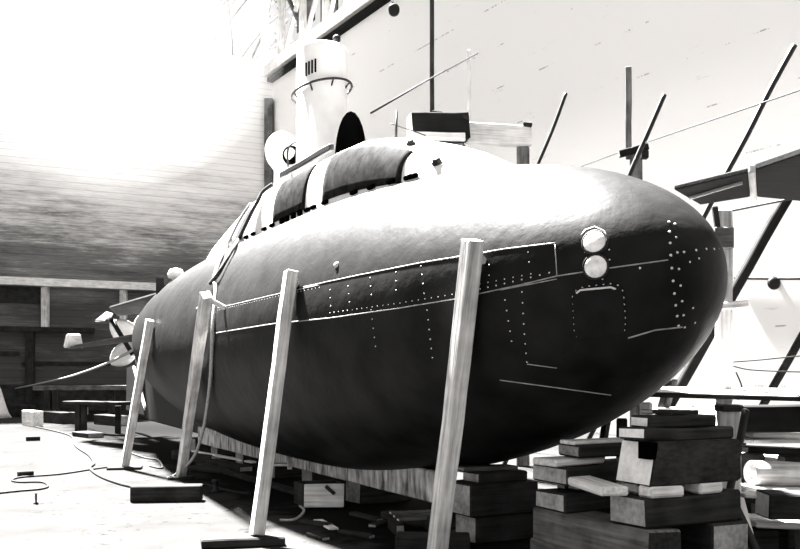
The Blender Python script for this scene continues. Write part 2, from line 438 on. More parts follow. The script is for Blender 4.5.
def set_rivets():
    own = [q for q in RIV if q[4] is not None]; rest = sorted([q for q in RIV if q[4] is None], key=lambda q: -q[0])
    for q in own + rest[:100]:
        bm = bmesh.new(); rivet_head(bm, q[1], q[2], q[3]); link('rivet', bm, M_rivet, q[4] or sub, True)
    bm = bmesh.new()
    for q in rest[100:]: rivet_head(bm, q[1], q[2], q[3])
    link('small_rivets', bm, M_rivet, sub, True)['kind'] = 'stuff'
# strakes of plating, with one painted glint
seam([(304, 287), (350, 277), (420, 263), (505, 249), (555, 243)], .005)
seam([(218, 308), (282, 293), (320, 285)], .004)
seam([(216, 333), (272, 324), (330, 318), (400, 308), (454, 299), (520, 285), (557, 276), (610, 268), (668, 260)], .005)
seam([(500, 290), (557, 279)], .004)
seam([(555, 244), (557, 276)], .004)
seam([(500, 380), (560, 388), (611, 395)], .005)
seam([(527, 364), (557, 368)], .004)
seam([(628, 338), (655, 330), (682, 327)], .006)  # glint on the lower bow, painted as a pale line
rivets([(330, 313), (400, 303), (454, 294)], .07, .006)
rivets([(480, 289), (520, 280), (556, 271)], .07, .007)
rivets([(480, 284), (540, 272)], .07, .006)
rivets([(218, 310), (282, 295), (322, 287)], .07, .006)
for pts in ([(330, 290), (331, 311)], [(348, 286), (350, 306)], [(370, 278), (372, 303)], [(371, 310), (376, 350)], [(396, 272), (396, 292)], [(421, 266), (425, 302)],
            [(427, 310), (433, 364)], [(489, 265), (489, 282)], [(505, 300), (513, 350)], [(522, 292), (524, 330), (527, 364)], [(528, 252), (530, 272)]):
    rivets(pts, .075, .007)
rivets([(669, 222), (671, 260), (675, 300), (679, 330)], .085, .011)
rivets([(675, 224), (678, 260), (682, 300), (685, 332)], .11, .010)
rivets([(684, 252), (704, 249), (722, 249)], .10, .010)
rivets([(690, 262), (700, 258)], .08, .008)
rivets([(693, 308), (696, 330)], .14, .009)
rivets([(640, 268), (660, 264)], .2, .009)

# bolted hatch plate
hp = [(573, 297), (577, 290), (585, 287), (612, 284), (619, 286), (623, 292), (625, 320), (624, 331), (600, 336), (578, 338), (575, 332), (573, 297)]
bm = bmesh.new(); L = skin(hp, .016, trees=(bvh_h,))
cn = sight(598, 311)
top = [bm.verts.new(p) for p, n in L[:-1]]; bot = [bm.verts.new(p - n * .03) for p, n in L[:-1]]
c0 = bm.verts.new(cn[0] + cn[1] * .018)
for i in range(len(top)):
    j = (i + 1) % len(top)
    bm.faces.new((top[i], top[j], c0)); bm.faces.new((top[i], bot[i], bot[j], top[j]))
hatch = link('hatch_plate', bm, M_hull, sub)
hatch['label'] = 'bolted hatch plate with a ring of rivets'
rivets(hp, .047, .0085, 'rivet', hatch)
Lp = [p for p, n in skin([(577, 293), (581, 290), (611, 287), (616, 289)], .02, trees=(bvh_h,))]
bm = bmesh.new(); tube(bm, Lp, .007, 6); link('bright_lip', bm, M_rivet, hatch, True)

# the two round bow lenses
for (px, py), nm in (((595, 243), 'upper'), ((596, 267), 'lower')):
    h = sight(px, py, (bvh_h,)); n = h[1]; d = h[0].y; r = 11.5 * d / F
    bm = bmesh.new(); lathe(bm, h[0] - n * .015, n, [(r * 1.0, 0), (r * 1.0, .03), (r * .93, .04), (r * .6, .046), (0, .048)], 28)
    o = link('bow_lens', bm, M_lens, sub, True); o['label'] = nm + ' pale round lens on the bow'
    bm = bmesh.new(); lathe(bm, h[0] - n * .015, n, [(r * 1.01, 0), (r * 1.01, .036), (r * 1.14, .036), (r * 1.22, 0)], 28, cap=False)
    link('lens_ring', bm, M_iron, o, True)
L = skin([(582, 236), (586, 231), (595, 228), (604, 232), (608, 240)], .01, trees=(bvh_h,))
bm = bmesh.new(); tube(bm, [p for p, n in L], .008, 6); link('lens_hood', bm, M_seam, sub, True)
rivets([(585, 252), (586, 262), (587, 274)], .06, .007); rivets([(608, 240), (610, 256), (608, 272), (600, 282)], .07, .007)

set_rivets()

# limber holes along the foot of the casing
lh = [(283, 219), (288, 217), (294.5, 214.5), (301, 212), (308, 209.5), (314, 207), (326, 202.5), (355, 191), (373, 186), (395, 182), (415, 179.5), (442, 177), (254, 231), (265, 226.5), (273, 223), (247, 234)]
for (px, py) in lh:
    k = NX.x * (px - CX) / F + NX.y
    u = AX.dot(W(px, py, 3.72 / k)); w_ = lerp_t(CST, u)[1]
    u = AX.dot(W(px, py, (V0 - w_) / k)); w_ = lerp_t(CST, u)[1]
    r, zc = prof(u); zf = zc + r * math.sqrt(1 - (w_ / (WR * r)) ** 2)
    big = 283 <= px <= 302
    bm = bmesh.new(); obox(bm, S(u, V0 - w_ - .012, zf + .035), AX * (.055 if big else .07), NX * .022, V((0, 0, .034 if big else .02)))
    bmesh.ops.bevel(bm, geom=list(bm.edges), offset=.008, segments=2, affect='EDGES')
    link('limber_hole', bm, M_black, sub)['label'] = 'dark limber hole at the casing foot'

# conning tower
TU = 11.0; TC = S(TU, V0, 0)
bm = bmesh.new(); lathe(bm, TC, V((0, 0, 1)), [(.37, 3.95), (.37, 4.2), (.335, 4.22), (.33, 5.74), (.315, 5.79), (.22, 5.815), (0, 5.82)], 48)
tower = link('conning_tower', bm, plain('tower_white_paint', .84, .5, var=.08, scale=4), sub, True); tower['label'] = 'slim white cylindrical conning tower'
bm = bmesh.new(); ring = []
rc = TC + V((0, 0, 5.22)); e1 = V((.80, -.25, .20)).normalized(); e2 = V((0, 0, 1)).cross(e1); e2 = (e2 - e1 * e2.dot(e1)).normalized()
ring = [rc + (e1 * math.cos(t) + e2 * math.sin(t)) * .40 for t in [2 * math.pi * k / 48 for k in range(49)]]
tube(bm, ring, .016, 8); link('guard_ring', bm, M_iron, tower, True)
for k in range(8):
    a = ring[k * 6]; b_ = TC + (V((a.x, a.y, 0)) - TC).normalized() * .32 + V((0, 0, a.z - .08))
    bm = bmesh.new(); tube(bm, [a, b_], .011, 6); link('ring_bracket', bm, M_iron, tower, True)
for i in range(4):
    ang = math.radians(-122 + i * 7.5); dv = V((math.cos(ang), math.sin(ang), 0)); dt = V((-dv.y, dv.x, 0))
    bm = bmesh.new(); obox(bm, TC + dv * .333 + V((0, 0, 5.42 + i * .012)), dt * .011, dv * .01, V((0, 0, .085))); link('sight_slot', bm, M_black, tower)
bm = bmesh.new(); lathe(bm, TC + V((.2, -.1, 0)), V((0, 0, 1)), [(.03, 5.78), (.03, 5.84), (.05, 5.85), (.05, 5.91), (.02, 5.93), (0, 5.93)], 14); link('mast_lamp', bm, M_iron, tower, True)
# open black hatch cowl in front of the tower
cc = S(10.02, V0 - .02, 4.02); fd = (V((0, 0, 0)) - V((cc.x, cc.y, 0))).normalized(); sd_ = V((fd.y, -fd.x, 0))
bm = bmesh.new(); rs = []
for i in range(13):
    th = math.pi * i / 12                             # across the mouth, left to right
    rs.append([bm.verts.new(cc - sd_ * math.cos(th) * .2 * math.cos(ph) - fd * .22 * math.sin(ph) + V((0, 0, .69 * math.sin(th) ** .9 * math.cos(ph)))) for ph in [math.pi / 2 * j / 7 for j in range(8)]])
for A_, B_ in zip(rs, rs[1:]):
    for k in range(7): bm.faces.new((A_[k], A_[k + 1], B_[k + 1], B_[k]))
bmesh.ops.remove_doubles(bm, verts=bm.verts, dist=.001)
o = link('hatch_cowl', bm, M_black, sub, True); o['label'] = 'black arched cowl of the open hatch'
md = o.modifiers.new('s', 'SOLIDIFY'); md.thickness = .015
# bulbous ventilator behind the tower
vc = S(12.55, V0, 0)
bm = bmesh.new(); prf = [(.12, 3.7), (.12, 4.5)]
for i in range(1, 16):
    a = -math.pi / 2 + .5 + (math.pi - .5) * i / 15; prf.append((max(0, .25 * math.cos(a)), 4.78 + .29 * math.sin(a)))
lathe(bm, vc, V((0, 0, 1)), prf, 28)
vent = link('ventilator', bm, M_white, sub, True); vent['label'] = 'white bulb-shaped ventilator abaft the tower'
vd = V((.35, -.93, 0)).normalized(); vt = V((-vd.y, vd.x, 0))
bm = bmesh.new(); lathe(bm, vc + vd * .17 + vt * .08 + V((0, 0, 4.68)), vd, [(.13, 0), (.13, .1), (.11, .1), (.1, .03), (0, .03)], 24); link('ventilator_mouth', bm, M_black, vent, True)
bm = bmesh.new(); tube(bm, catmull([vc + vd * .3 + vt * .02 + V((0, 0, 4.45)), vc + vd * .3 + vt * .02 + V((0, 0, 4.75)), vc + vd * .3 + vt * .14 + V((0, 0, 4.86)), vc + vd * .3 + vt * .22 + V((0, 0, 4.8))], 6), .015, 8); link('handrail', bm, M_iron, sub, True)
# dark coaming along the casing shoulder
timber('coaming', S(10.98, V0 - .57, 4.06), S(9.3, V0 - .57, 4.05), .06, .075, M_iron, parent=sub)
# stanchions and fittings on the forward casing
s0 = S(8.95, V0 + .05, 4.0)
bm = bmesh.new(); tube(bm, [s0, s0 + V((.01, 0, .44))], .014, 8); st_ = link('stanchion', bm, M_iron, sub, True)
bm = bmesh.new(); tube(bm, [s0 + V((-.05, 0, .3)), s0 + V((.34, .3, .25))], .008, 6); link('rail', bm, M_iron, st_, True)
for (px, py) in ((411, 144.5), (437, 163)):
    h = sight(px, py)
    if h:
        bm = bmesh.new(); lathe(bm, h[0] - h[1] * .01, h[1], [(.05, 0), (.05, .02), (.03, .04), (.045, .05), (0, .055)], 14); link('deck_cleat', bm, M_iron, sub, True)
h = sight(337, 265); bm = bmesh.new(); lathe(bm, h[0] - h[1] * .01, h[1], [(.028, 0), (.028, .02), (.018, .032), (0, .034)], 14)
link('hull_plug', bm, M_rivet, sub, True)['label'] = 'pale plug on the flank'

timber('bilge_plank', S(7.28, 4.14, .45), S(16, 4.14, .43), .06, .3, [M_streak, M_streak], parent=sub)['label'] = 'pale streaked plank along the bottom'
# stern gear
zt = 1.98
prop = None
bm = bmesh.new(); lathe(bm, S(22.1, V0, 2.3), AX, [(.13, 0), (.15, 1.0), (.1, 1.2), (0, 1.25)], 24)
prop = link('propeller_hub', bm, M_bronze, sub, True); prop['label'] = 'pale bronze propeller hub'
for a in (144, 216, 288, 0, 72):
    ra = math.radians(a); dr = NX * math.cos(ra) + V((0, 0, math.sin(ra))); ds = NX * -math.sin(ra) + V((0, 0, math.cos(ra)))
    bm = bmesh.new(); rows = []
    for i in range(9):
        q = i / 8; rad = .12 + q * .76; wd = .29 * math.sin(math.pi * (.12 + .86 * q)) ** .7 + .01; tw = math.radians(62 - 40 * q)
        dc = ds * math.sin(math.radians(90) - tw * .45) + AX * math.sin(tw * .45)
        cx_ = S(23.1, V0, 2.3) + dr * rad
        nn = dr.cross(dc).normalized()
        rows.append([bm.verts.new(cx_ + dc * wd * c_ + nn * .02 * s_ * (1 - abs(c_))) for c_, s_ in ((-1, 0), (-.5, 1), (.5, 1), (1, 0), (.5, -1), (-.5, -1))])
    for A_, B_ in zip(rows, rows[1:]):
        for k in range(6): bm.faces.new((A_[k], A_[(k + 1) % 6], B_[(k + 1) % 6], B_[k]))
    bm.faces.new(rows[0]); bm.faces.new(rows[-1])
    link('propeller_blade', bm, M_bronze, prop, True)
def fin(name, P4, th, mat, parent=None, label=None):
    """a tapered plate through four corners"""
    n = (P4[1] - P4[0]).cross(P4[3] - P4[0]).normalized()
    bm = bmesh.new(); obx = [[bm.verts.new(p + n * s_ * th / 2) for p in P4] for s_ in (-1, 1)]
    bm.faces.new(obx[0]); bm.faces.new(obx[1][::-1])
    for i in range(4): bm.faces.new((obx[0][i], obx[0][(i + 1) % 4], obx[1][(i + 1) % 4], obx[1][i]))
    bmesh.ops.bevel(bm, geom=list(bm.edges), offset=th * .3, segments=2, affect='EDGES')
    o = link(name, bm, mat, parent or sub)
    if label: o['label'] = label
    return o
M_fin = plain('grey_fin_plate', .05, .7, var=.4, scale=5)
pl = fin('stern_plane', [S(18.4, 3.55, 2.32), S(20.3, 4.1, 2.3), S(23.0, 2.75, 2.14), S(21.6, 2.72, 2.16)], .05, M_fin, label='near horizontal stern plane')
fin('stern_plane', [S(18.4, 5.4, 2.32), S(20.3, 4.85, 2.3), S(23.0, 6.2, 2.14), S(21.6, 6.23, 2.16)], .05, M_fin, label='far horizontal stern plane')
fin('plane_flap', [S(23.1, 3.1, 2.16), S(22.4, 2.6, 2.14), S(22.3, 2.66, 2.46), S(22.9, 3.0, 2.5)], .09, M_white, pl)
uf = fin('upper_fin', [S(18.3, 4.05, 3.2), S(20.2, 4.6, 3.0), S(23.7, 4.05, 3.02), S(22.3, 3.6, 3.12)], .06, M_fin, label='upper sloping tail fin')
fin('fin_flap', [S(22.5, 3.8, 2.95), S(22.2, 3.5, 2.78), S(23.5, 3.45, 2.82), S(23.5, 3.75, 3.08)], .08, M_fin, uf)
bm = bmesh.new(); tube(bm, [S(22.9, 3.75, 2.86), S(22.6, 4.2, 2.0)], .06, 8); link('fin_strut', bm, M_iron, sub, True)
fin('skeg', [S(13.5, V0, .8), S(22.2, V0, 2.35), S(22.0, V0, .42), S(14.5, V0, .34)], .16, M_iron, label='deep black skeg below the stern')
fin('rudder', [S(23.9, V0, 1.75), S(24.7, V0, 1.7), S(24.8, V0, .55), S(22.15, V0, .5), S(22.15, V0, 1.0)][:4], .08, M_iron, label='dark lower rudder')
h = next(q for q in (sight(170, y, (bvh_h,)) for y in range(276, 300)) if q)
bm = bmesh.new(); b0 = h[0] - V((0, 0, .05)) + NX * .1; lathe(bm, b0, V((0, 0, 1)), [(.06, 0), (.06, .12), (.13, .14), (.14, .2), (.1, .28), (0, .31)], 20); mv = link('mushroom_vent', bm, M_white, sub, True); mv['label'] = 'white mushroom vent on the stern'
bm = bmesh.new(); p = next(q for q in (sight(161, y, (bvh_h,)) for y in range(280, 310)) if q)[0]; obox(bm, p + V((0, 0, .06)), V((.07, 0, 0)), V((0, .07, 0)), V((0, 0, .14))); link('stern_bitt', bm, M_iron, sub)

# ------------------------------------------------------------------ shoring struts with foot plates
def strut(top_px, foot, w, label, free=False):
    h = sight(*top_px, (bvh_h,)); eye = V((0, 0, EYE)); k = .995
    ft = foot.copy()
    def clear(a, b_):
        m = 9
        for i in range(41):
            p = a.lerp(b_, i / 40); q = bvh_h.find_nearest(p)
            m = min(m, q[3] if (p - q[0]).dot(q[1]) > 0 else -q[3])
        return m
    while k > .6:
        top = eye + (h[0] - eye) * k
        if clear(ft, top) > w * .62: break
        k -= .005
        if free: ft = V((ft.x * .996, ft.y * .996, ft.z))
    t = thing('shoring_strut', label, 'strut', ft)
    ax = (top - ft).normalized()
    up_ = (AX - ax * AX.dot(ax)).normalized()
    timber('prop', ft, top, w, w * .95, [M_strut, M_end], parent=t, up=up_, bev=.008, rough=.008)
    near = bvh_h.find_nearest(top - ax * .12)
    c_ = top - ax * .05
    timber('wedge', c_ + (near[0] - c_).normalized() * w * .35, near[0].lerp(c_, -.02), .06, .05, [M_strut, M_end], parent=t)
    return t, ft
def sole(cpt, ex, L, w, h, label):
    return timber('sole_plate', cpt - ex * L / 2 + V((0, 0, h / 2)), cpt + ex * L / 2 + V((0, 0, h / 2)), w, h, [M_dark, M_dark], label, 'baulk')
EXI = V((.985, .17, 0)).normalized()
f3 = G(257, 535, .085); f2 = G(181, 476, .04); f1 = G(125, 466, .05)
sole(V((f3.x - .12, f3.y - .04, 0)), V((.97, .24, 0)).normalized(), .72, .24, .08, 'dark foot plank under the second strut from the bow')
sole(V((f2.x, f2.y, 0)), EXI, .34, .3, .035, 'small foot plank under the third strut from the bow')
sole(V((f1.x, f1.y, 0)), EXI, .52, .3, .045, 'foot plank under the sternmost strut')
st4, ft4 = strut((473, 240), V((W(437, 375, 7.2).x, 7.2, .085)), .128, 'tall pale timber strut nearest the bow, bearing on the hull', True)
sole(V((ft4.x, ft4.y, 0)), EXI, .7, .3, .08, 'foot plank under the strut nearest the bow')
strut((291, 271), f3, .112, 'grey timber strut second from the bow')
strut((206, 295), f2, .118, 'mottled timber strut third from the bow, with ropes beside its top')
strut((150, 320), f1, .12, 'slim timber strut nearest the stern')
p = G(166, 502); timber('baulk', p + V((-.42, .04, .095)), p + V((.40, .12, .095)), .2, .19, [M_dark, M_dark], 'short black baulk on the floor before the third strut', 'baulk')

# ------------------------------------------------------------------ timber stacks
def blk(name, u0, u1, v0, v1, z0, z1, mats, label, cat='block', group=None, along='v', rough=.008):
    if along == 'v':
        return timber(name, S((u0 + u1) / 2, v0, (z0 + z1) / 2), S((u0 + u1) / 2, v1, (z0 + z1) / 2), u1 - u0, z1 - z0, mats, label, cat, group, rough=rough * 2.2, bev=.014)
    return timber(name, S(u0, (v0 + v1) / 2, (z0 + z1) / 2), S(u1, (v0 + v1) / 2, (z0 + z1) / 2), v1 - v0, z1 - z0, mats, label, cat, group, rough=rough * 2.2, bev=.014)
DP = [M_dark, M_end]; DM = [M_dark, M_endmid]; PP = [M_pale, M_pale]; MM = [M_mid, M_endmid]  # dark sides with paler ends paint side light onto the blocks
# under the bow
blk('baulk', 4.44, 5.75, 4.06, 4.36, 0, .24, MM, 'bottom baulk on the floor below the bow, near side of the pair', 'baulk', along='u')
blk('baulk', 4.44, 5.75, 4.68, 4.98, 0, .24, MM, 'bottom baulk on the floor below the bow, far side of the pair', 'baulk', along='u')
blk('baulk', 4.46, 5.72, 4.07, 4.38, .24, .484, [M_mid, M_dark], 'long grey baulk with its side showing under the bow stack', 'baulk', along='u')
blk('baulk', 4.46, 5.72, 4.66, 5.0, .24, .484, DM, 'long dark baulk under the far side of the bow stack', 'baulk', along='u')
blk('bow_block', 4.50, 4.86, 4.10, 4.99, .484, .69, DM, 'wide dark block with a ragged pale top, low in the bow stack', 'block')
for i, (a, b_, c_, d_, lb) in enumerate(((4.48, 4.62, 4.13, 4.42, 'short pale packing plank under the big trapezoid block'), (4.50, 4.66, 4.58, 4.80, 'small pale packing slip under the right of the big block'), (4.7, 4.86, 4.2, 4.9, 'rear packing plank under the big block'))):
    blk('packing_plank', a, b_, c_, d_, .69, .765, PP, lb, 'plank')
timber('plank', S(4.66, 3.98, .728), S(5.62, 4.28, .728), .2, .06, PP, 'long pale plank jutting sternward from the bow stack', 'plank')
# big block with a sloping near end and a notch
bm = bmesh.new()
za, zb_ = .765, 1.06
prfl = [(4.13, za), (4.95, za), (4.97, za + .02), (4.96, zb_ - .01), (4.9, zb_), (4.19, zb_)]
fr = [bm.verts.new(S(4.49, a, b_)) for a, b_ in prfl]; bk = [bm.verts.new(S(4.86, a + .02, b_)) for a, b_ in prfl]
bm.faces.new(fr); bm.faces.new(bk[::-1])
for i in range(6): bm.faces.new((fr[i], fr[(i + 1) % 6], bk[(i + 1) % 6], bk[i]))
bmesh.ops.recalc_face_normals(bm, faces=bm.faces)
for f in bm.faces: f.material_index = 1 if f.normal.dot(-NX) > .7 else 0  # near end alone takes the lit colour
bmesh.ops.bevel(bm, geom=list(bm.edges), offset=.012, segments=2, affect='EDGES')
bb = thing('bow_block', 'biggest dark block with a pale sloping end in the bow stack', 'block', S(4.67, 4.55, za))
link('body', bm, [M_dark, M_end], bb)
bm = bmesh.new(); obox(bm, S(4.55, 4.165, 1.0), AX * .06, NX * .03, V((0, 0, .055))); link('notch', bm, M_black, bb)
blk('bow_block', 4.52, 4.80, 4.12, 4.93, 1.06, 1.145, DP, 'flat dark block with a pale lit end on the big block', 'block')
blk('bow_block', 4.60, 4.80, 4.22, 4.86, 1.145, 1.225, DP, 'topmost short block of the bow stack', 'block')
blk('packing_plank', 4.64, 4.76, 4.3, 4.7, 1.225, 1.255, DM, 'thin slip on top of the bow stack', 'plank')
# second stack, further aft
blk('keel_block', 5.33, 5.69, 4.08, 4.9, .484, .625, DM, 'squared grey-ended block low in the second stack', 'block')
blk('packing_plank', 5.36, 5.52, 4.25, 4.9, .625, .69, DM, 'dark packing plank in the second stack', 'plank')
blk('packing_plank', 5.54, 5.66, 4.25, 4.9, .625, .69, DM, 'dark inner packing plank in the second stack', 'plank')
def log(name, p0, p1, r, mats, label, cat='log'):
    p0, p1 = V(p0), V(p1); M, L = frame(p0, p1)
    bm = bmesh.new(); lathe(bm, V((-L / 2, 0, 0)), V((1, 0, 0)), [(r * .9, 0), (r, .02), (r * 1.02, L * .3), (r * .96, L * .7), (r * .95, L - .02), (r * .85, L)], 22)
    for v in bm.verts: v.co += V((0, 1, 1)) * noise.noise(v.co * 5) * .012
    for f in bm.faces: f.material_index = 1 if len(f.verts) > 6 else 0
    me = bpy.data.meshes.new(name); bm.to_mesh(me); bm.free()
    for m in mats: me.materials.append(m)
    for q in me.polygons: q.use_smooth = len(q.vertices) == 4
    o = bpy.data.objects.new(name, me); C.objects.link(o); o.matrix_basis = M
    return props(o, label, cat)
blk('keel_block', 5.28, 5.72, 4.06, 4.95, .69, .82, DM, 'rounded-end block in the middle of the second stack', 'block')
timber('wedge', S(5.5, 4.02, .85), S(5.5, 4.5, .85), .3, .055, PP, 'pale tapered wedge in the second stack', 'wedge', taper=.8)
blk('keel_block', 5.32, 5.6, 4.22, 4.8, .88, .975, DM, 'small block close under the hull in the second stack', 'block')
timber('wedge', S(5.46, 4.2, .995), S(5.46, 4.85, .995), .18, .03, PP, 'thin pale wedge touching the hull above the second stack', 'wedge')
# third stack
blk('keel_block', 6.75, 7.12, 4.2, 4.85, 0, .25, DM, 'lowest block of the third stack under the hull', 'block')
blk('keel_block', 6.72, 7.14, 4.13, 4.85, .25, .535, DM, 'large grey-ended block of the third stack', 'block')
blk('keel_block', 6.80, 7.1, 4.27, 4.8, .535, .63, DM, 'upper small block of the third stack', 'block')
timber('wedge', S(7.0, 4.17, .655), S(7.0, 4.75, .645), .2, .04, [M_mid, M_endmid], 'wedge driven between hull and the third stack', 'wedge')
# keel blocks further aft, mostly in the dark
for i, u in enumerate((9.4, 10.9, 12.4, 13.9, 15.4, 16.9)):
    hz = prof(u + .2)[1] - prof(u + .2)[0]
    lb = ['first', 'second', 'third', 'fourth', 'fifth', 'sixth'][i]
    blk('keel_block', u, u + .42, 4.3, 4.95, 0, min(hz - .03, .3), DM, 'low keel block in the shadow under the hull, %s one aft of the third stack' % lb, 'block')

# ------------------------------------------------------------------ clutter on the floor beside the hull
q = G(324, 510)
ck = thing('packing_crate', 'pale board-sided box standing on blocks beside the hull', 'crate', q)
timber('crate_side', q + V((-.22, 0, .16)), q + V((.22, .02, .16)), .03, .26, [M_pale, M_pale], parent=ck)
timber('crate_end', q + V((-.225, .02, .155)), q + V((-.36, .36, .155)), .03, .25, [M_dark, M_dark], parent=ck)
timber('crate_end', q + V((.215, .05, .155)), q + V((.12, .38, .155)), .03, .25, [M_dark, M_dark], parent=ck)
timber('crate_side', q + V((-.34, .37, .155)), q + V((.12, .39, .155)), .03, .25, [M_dark, M_dark], parent=ck)
timber('batten', q + V((.02, -.025, .27)), q + V((.12, -.025, .18)), .02, .04, [M_dark, M_dark], parent=ck)
timber('runner', q + V((-.2, .05, .02)), q + V((-.3, .33, .02)), .06, .04, [M_dark, M_dark], parent=ck)
timber('runner', q + V((.17, .07, .02)), q + V((.08, .35, .02)), .06, .04, [M_dark, M_dark], parent=ck)
def plk(a, b_, w, h, mats, label, name='plank', za=None, zb=None, cat='plank', **kw):
    za = h / 2 if za is None else za; zb = za if zb is None else zb
    p, r_ = G(*a), G(*b_)
    return timber(name, V((p.x, p.y, za)), V((r_.x, r_.y, zb)), w, h, mats, label, cat, **kw)
plk((272, 488), (352, 489), .2, .03, PP, 'pale plank lying across the top of the board-sided box', za=.315)
timber('stick', G(291, 499) + V((-.06, .35, .33)), G(300, 492) + V((-.14, .1, .47)), .06, .02, PP, 'short pale batten leaning up behind the box', 'batten')
plk((354, 500), (382, 494), .2, .1, [M_pale, M_mid], 'stubby pale block right of the board-sided box', name='block', cat='block')
plk((386, 519), (432, 528), .16, .09, [M_dark, M_dark], 'dark baulk edge beneath the slats by the nearest strut', name='baulk', cat='baulk')
plk((396, 548), (470, 549), .3, .12, [M_dark, M_dark], 'black baulk in the foreground beside the nearest strut', name='baulk', cat='baulk')
for i, (a, b_) in enumerate((((390, 526), (432, 524)), ((394, 531), (436, 529)), ((398, 536), (426, 534)))):
    plk(a, b_, .07, .025, [M_mid, M_pale], ['rearmost', 'middle', 'front'][i] + ' of three narrow slats beside the nearest strut', name='slat', za=[.13, .14, .15][i], cat='slat')
for i in range(2): plk(((392, 529), (426, 527))[i], ((400, 536), (434, 533))[i], .09, .11, DM, ['left', 'right'][i] + ' chock under the three slats', name='chock', cat='chock')
plk((450, 501), (492, 512), .12, .05, PP, 'pale plank running back to the foot of the third stack', za=.03)
plk((452, 512), (470, 514), .12, .05, PP, 'stubby pale offcut beside the nearest strut', name='offcut', cat='offcut')
plk((452, 540), (512, 512), .1, .07, DM, 'dark batten slanting away right of the nearest strut', name='batten', cat='batten')
plk((504, 520), (530, 530), .2, .06, PP, 'pale offcut in the gap between the second and third stacks', name='offcut', cat='offcut')
plk((200, 466), (322, 502), .16, .05, DM, 'long dark plank lying along the hull behind the second strut', za=.03)
plk((212, 464), (246, 472), .22, .09, DM, 'short dark baulk under the ends of long planks', name='baulk', cat='baulk')
plk((176, 459), (216, 464), .2, .16, DM, 'dark block beside the foot of the third strut', name='block', cat='block')
plk((190, 470), (226, 474), .16, .07, DM, 'flat dark offcut right of the third strut foot', name='offcut', cat='offcut')
plk((194, 461), (254, 470), .1, .03, PP, 'thin pale lath lying beside the third strut', za=.17, zb=.12, name='lath', cat='lath')
q = G(216, 492)
wr = thing('bollard_pin', 'small black iron pin standing on the floor between two struts', 'pin', q)
bm = bmesh.new(); lathe(bm, q, V((0, 0, 1)), [(.06, 0), (.06, .02), (.035, .03), (.03, .12), (.05, .13), (.05, .16), (0, .17)], 14); link('shank', bm, M_iron, wr, True)
# bits scattered in front of the box
rope('bent_strap', [G(280, 520, .01), G(292, 520, .012), G(300, 516, .03), G(304, 510, .08), G(300, 506, .02)], .014, M_rope, 'bent pale strap on the floor before the box', 'strap')
plk((318, 521), (334, 530), .1, .02, PP, 'pale splinter of board on the dark ground below the box', name='offcut', cat='offcut')
rs_ = random.Random(3)
ex_lab = [((300, 523), (330, 527)), ((340, 534), (372, 539)), ((352, 515), (380, 522)), ((310, 536), (326, 541)), ((372, 528), (384, 524))]
pl_lab = ['dark offcut in front of the box', 'dark offcut nearest the foreground slats', 'dark offcut behind the slats', 'dark offcut nearest the second strut', 'dark chip leaning to the slats']
for (a, b_), lb in zip(ex_lab, pl_lab): plk(a, b_, .09, .04, DM, lb, name='offcut', cat='offcut')
# floor at left
plk((18, 477.5), (33, 476.5), .12, .09, [M_dark, M_dark], 'small black brick-like chock lying alone beside the cable', name='chock', cat='chock')
plk((26, 441), (40, 440.5), .13, .1, [M_dark, M_dark], 'small black chock alone on the pale floor at far left', name='chock', cat='chock')
rope('floor_cable', [G(*p, .02) for p in ((36, 427), (55, 431), (71, 436), (76, 446), (89, 455), (94, 463), (90, 468), (100, 476), (118, 483), (138, 488))], .022, M_cable, 'thick black cable snaking from the stern to the short black baulk', 'cable')
rope('floor_cable', [G(*p, .015) for p in ((-10, 494), (18, 491), (40, 489), (48, 486), (42, 482), (20, 482), (12, 480), (22, 477), (60, 474), (100, 468), (122, 466))], .014, M_cable, 'thin cable looping past the lone black chock to the sternmost strut', 'cable')
rope('floor_cable', [G(*p, .015) for p in ((186, 484), (204, 484), (225, 490), (250, 494))], .016, M_cable, 'short cable lying between the second and third struts', 'cable')
rope('floor_cable', [G(*p, .015) for p in ((128, 452), (146, 458), (158, 460), (162, 468), (150, 466))], .018, M_cable, 'cable curling on the floor behind the sternmost strut', 'cable')
q = G(36, 504); bm = bmesh.new(); lathe(bm, q, V((0, 0, 1)), [(.03, 0), (.03, .015), (.012, .02), (.012, .12), (.02, .125), (0, .13)], 10); props(link('floor_peg', bm, M_iron, None, True), 'tiny iron peg upright in the pale floor', 'peg')

# ------------------------------------------------------------------ far end of the dock
t = thing('trestle_bench', 'long pale-edged bench in front of the plank wall', 'bench', G(86, 419))
a, b_ = W(38, 388, 31), W(138, 387.5, 29.5)
timber('bench_top', a, b_, .5, .16, [M_mid, M_endmid], parent=t)
for px in (48, 56, 112):
    d = 30.2; p = W(px, 375, d); timber('leg', V((p.x, p.y, 0)), V((p.x, p.y, 1.0)), .2, .2, [M_dark, M_dark], parent=t)
t = thing('work_bench', 'lower dark bench nearer the stern of the submarine', 'bench', G(100, 431))
a, b_ = W(70, 402.5, 23.5), W(126, 403.5, 22.5); timber('bench_top', a, b_, .5, .09, [M_dark, M_dark], parent=t)
for px, hh in ((78, .74), (84, .74), (118, .72)):
    p = W(px, 375, 23.1); timber('leg', V((p.x, p.y, 0)), V((p.x, p.y, hh)), .13, .13, [M_dark, M_dark], parent=t)
plk((38, 421), (70, 424), .5, .35, [M_dark, M_dark], 'dark baulk heap beside the legs of the long bench', name='baulk', cat='baulk')
plk((14, 416), (28, 417), .6, .42, [M_dark, M_dark], 'dark box against the foot of the plank wall', name='box', cat='box')
plk((27, 425), (38, 427), .3, .45, PP, 'pale upright box beside the cable end', name='box', cat='box')
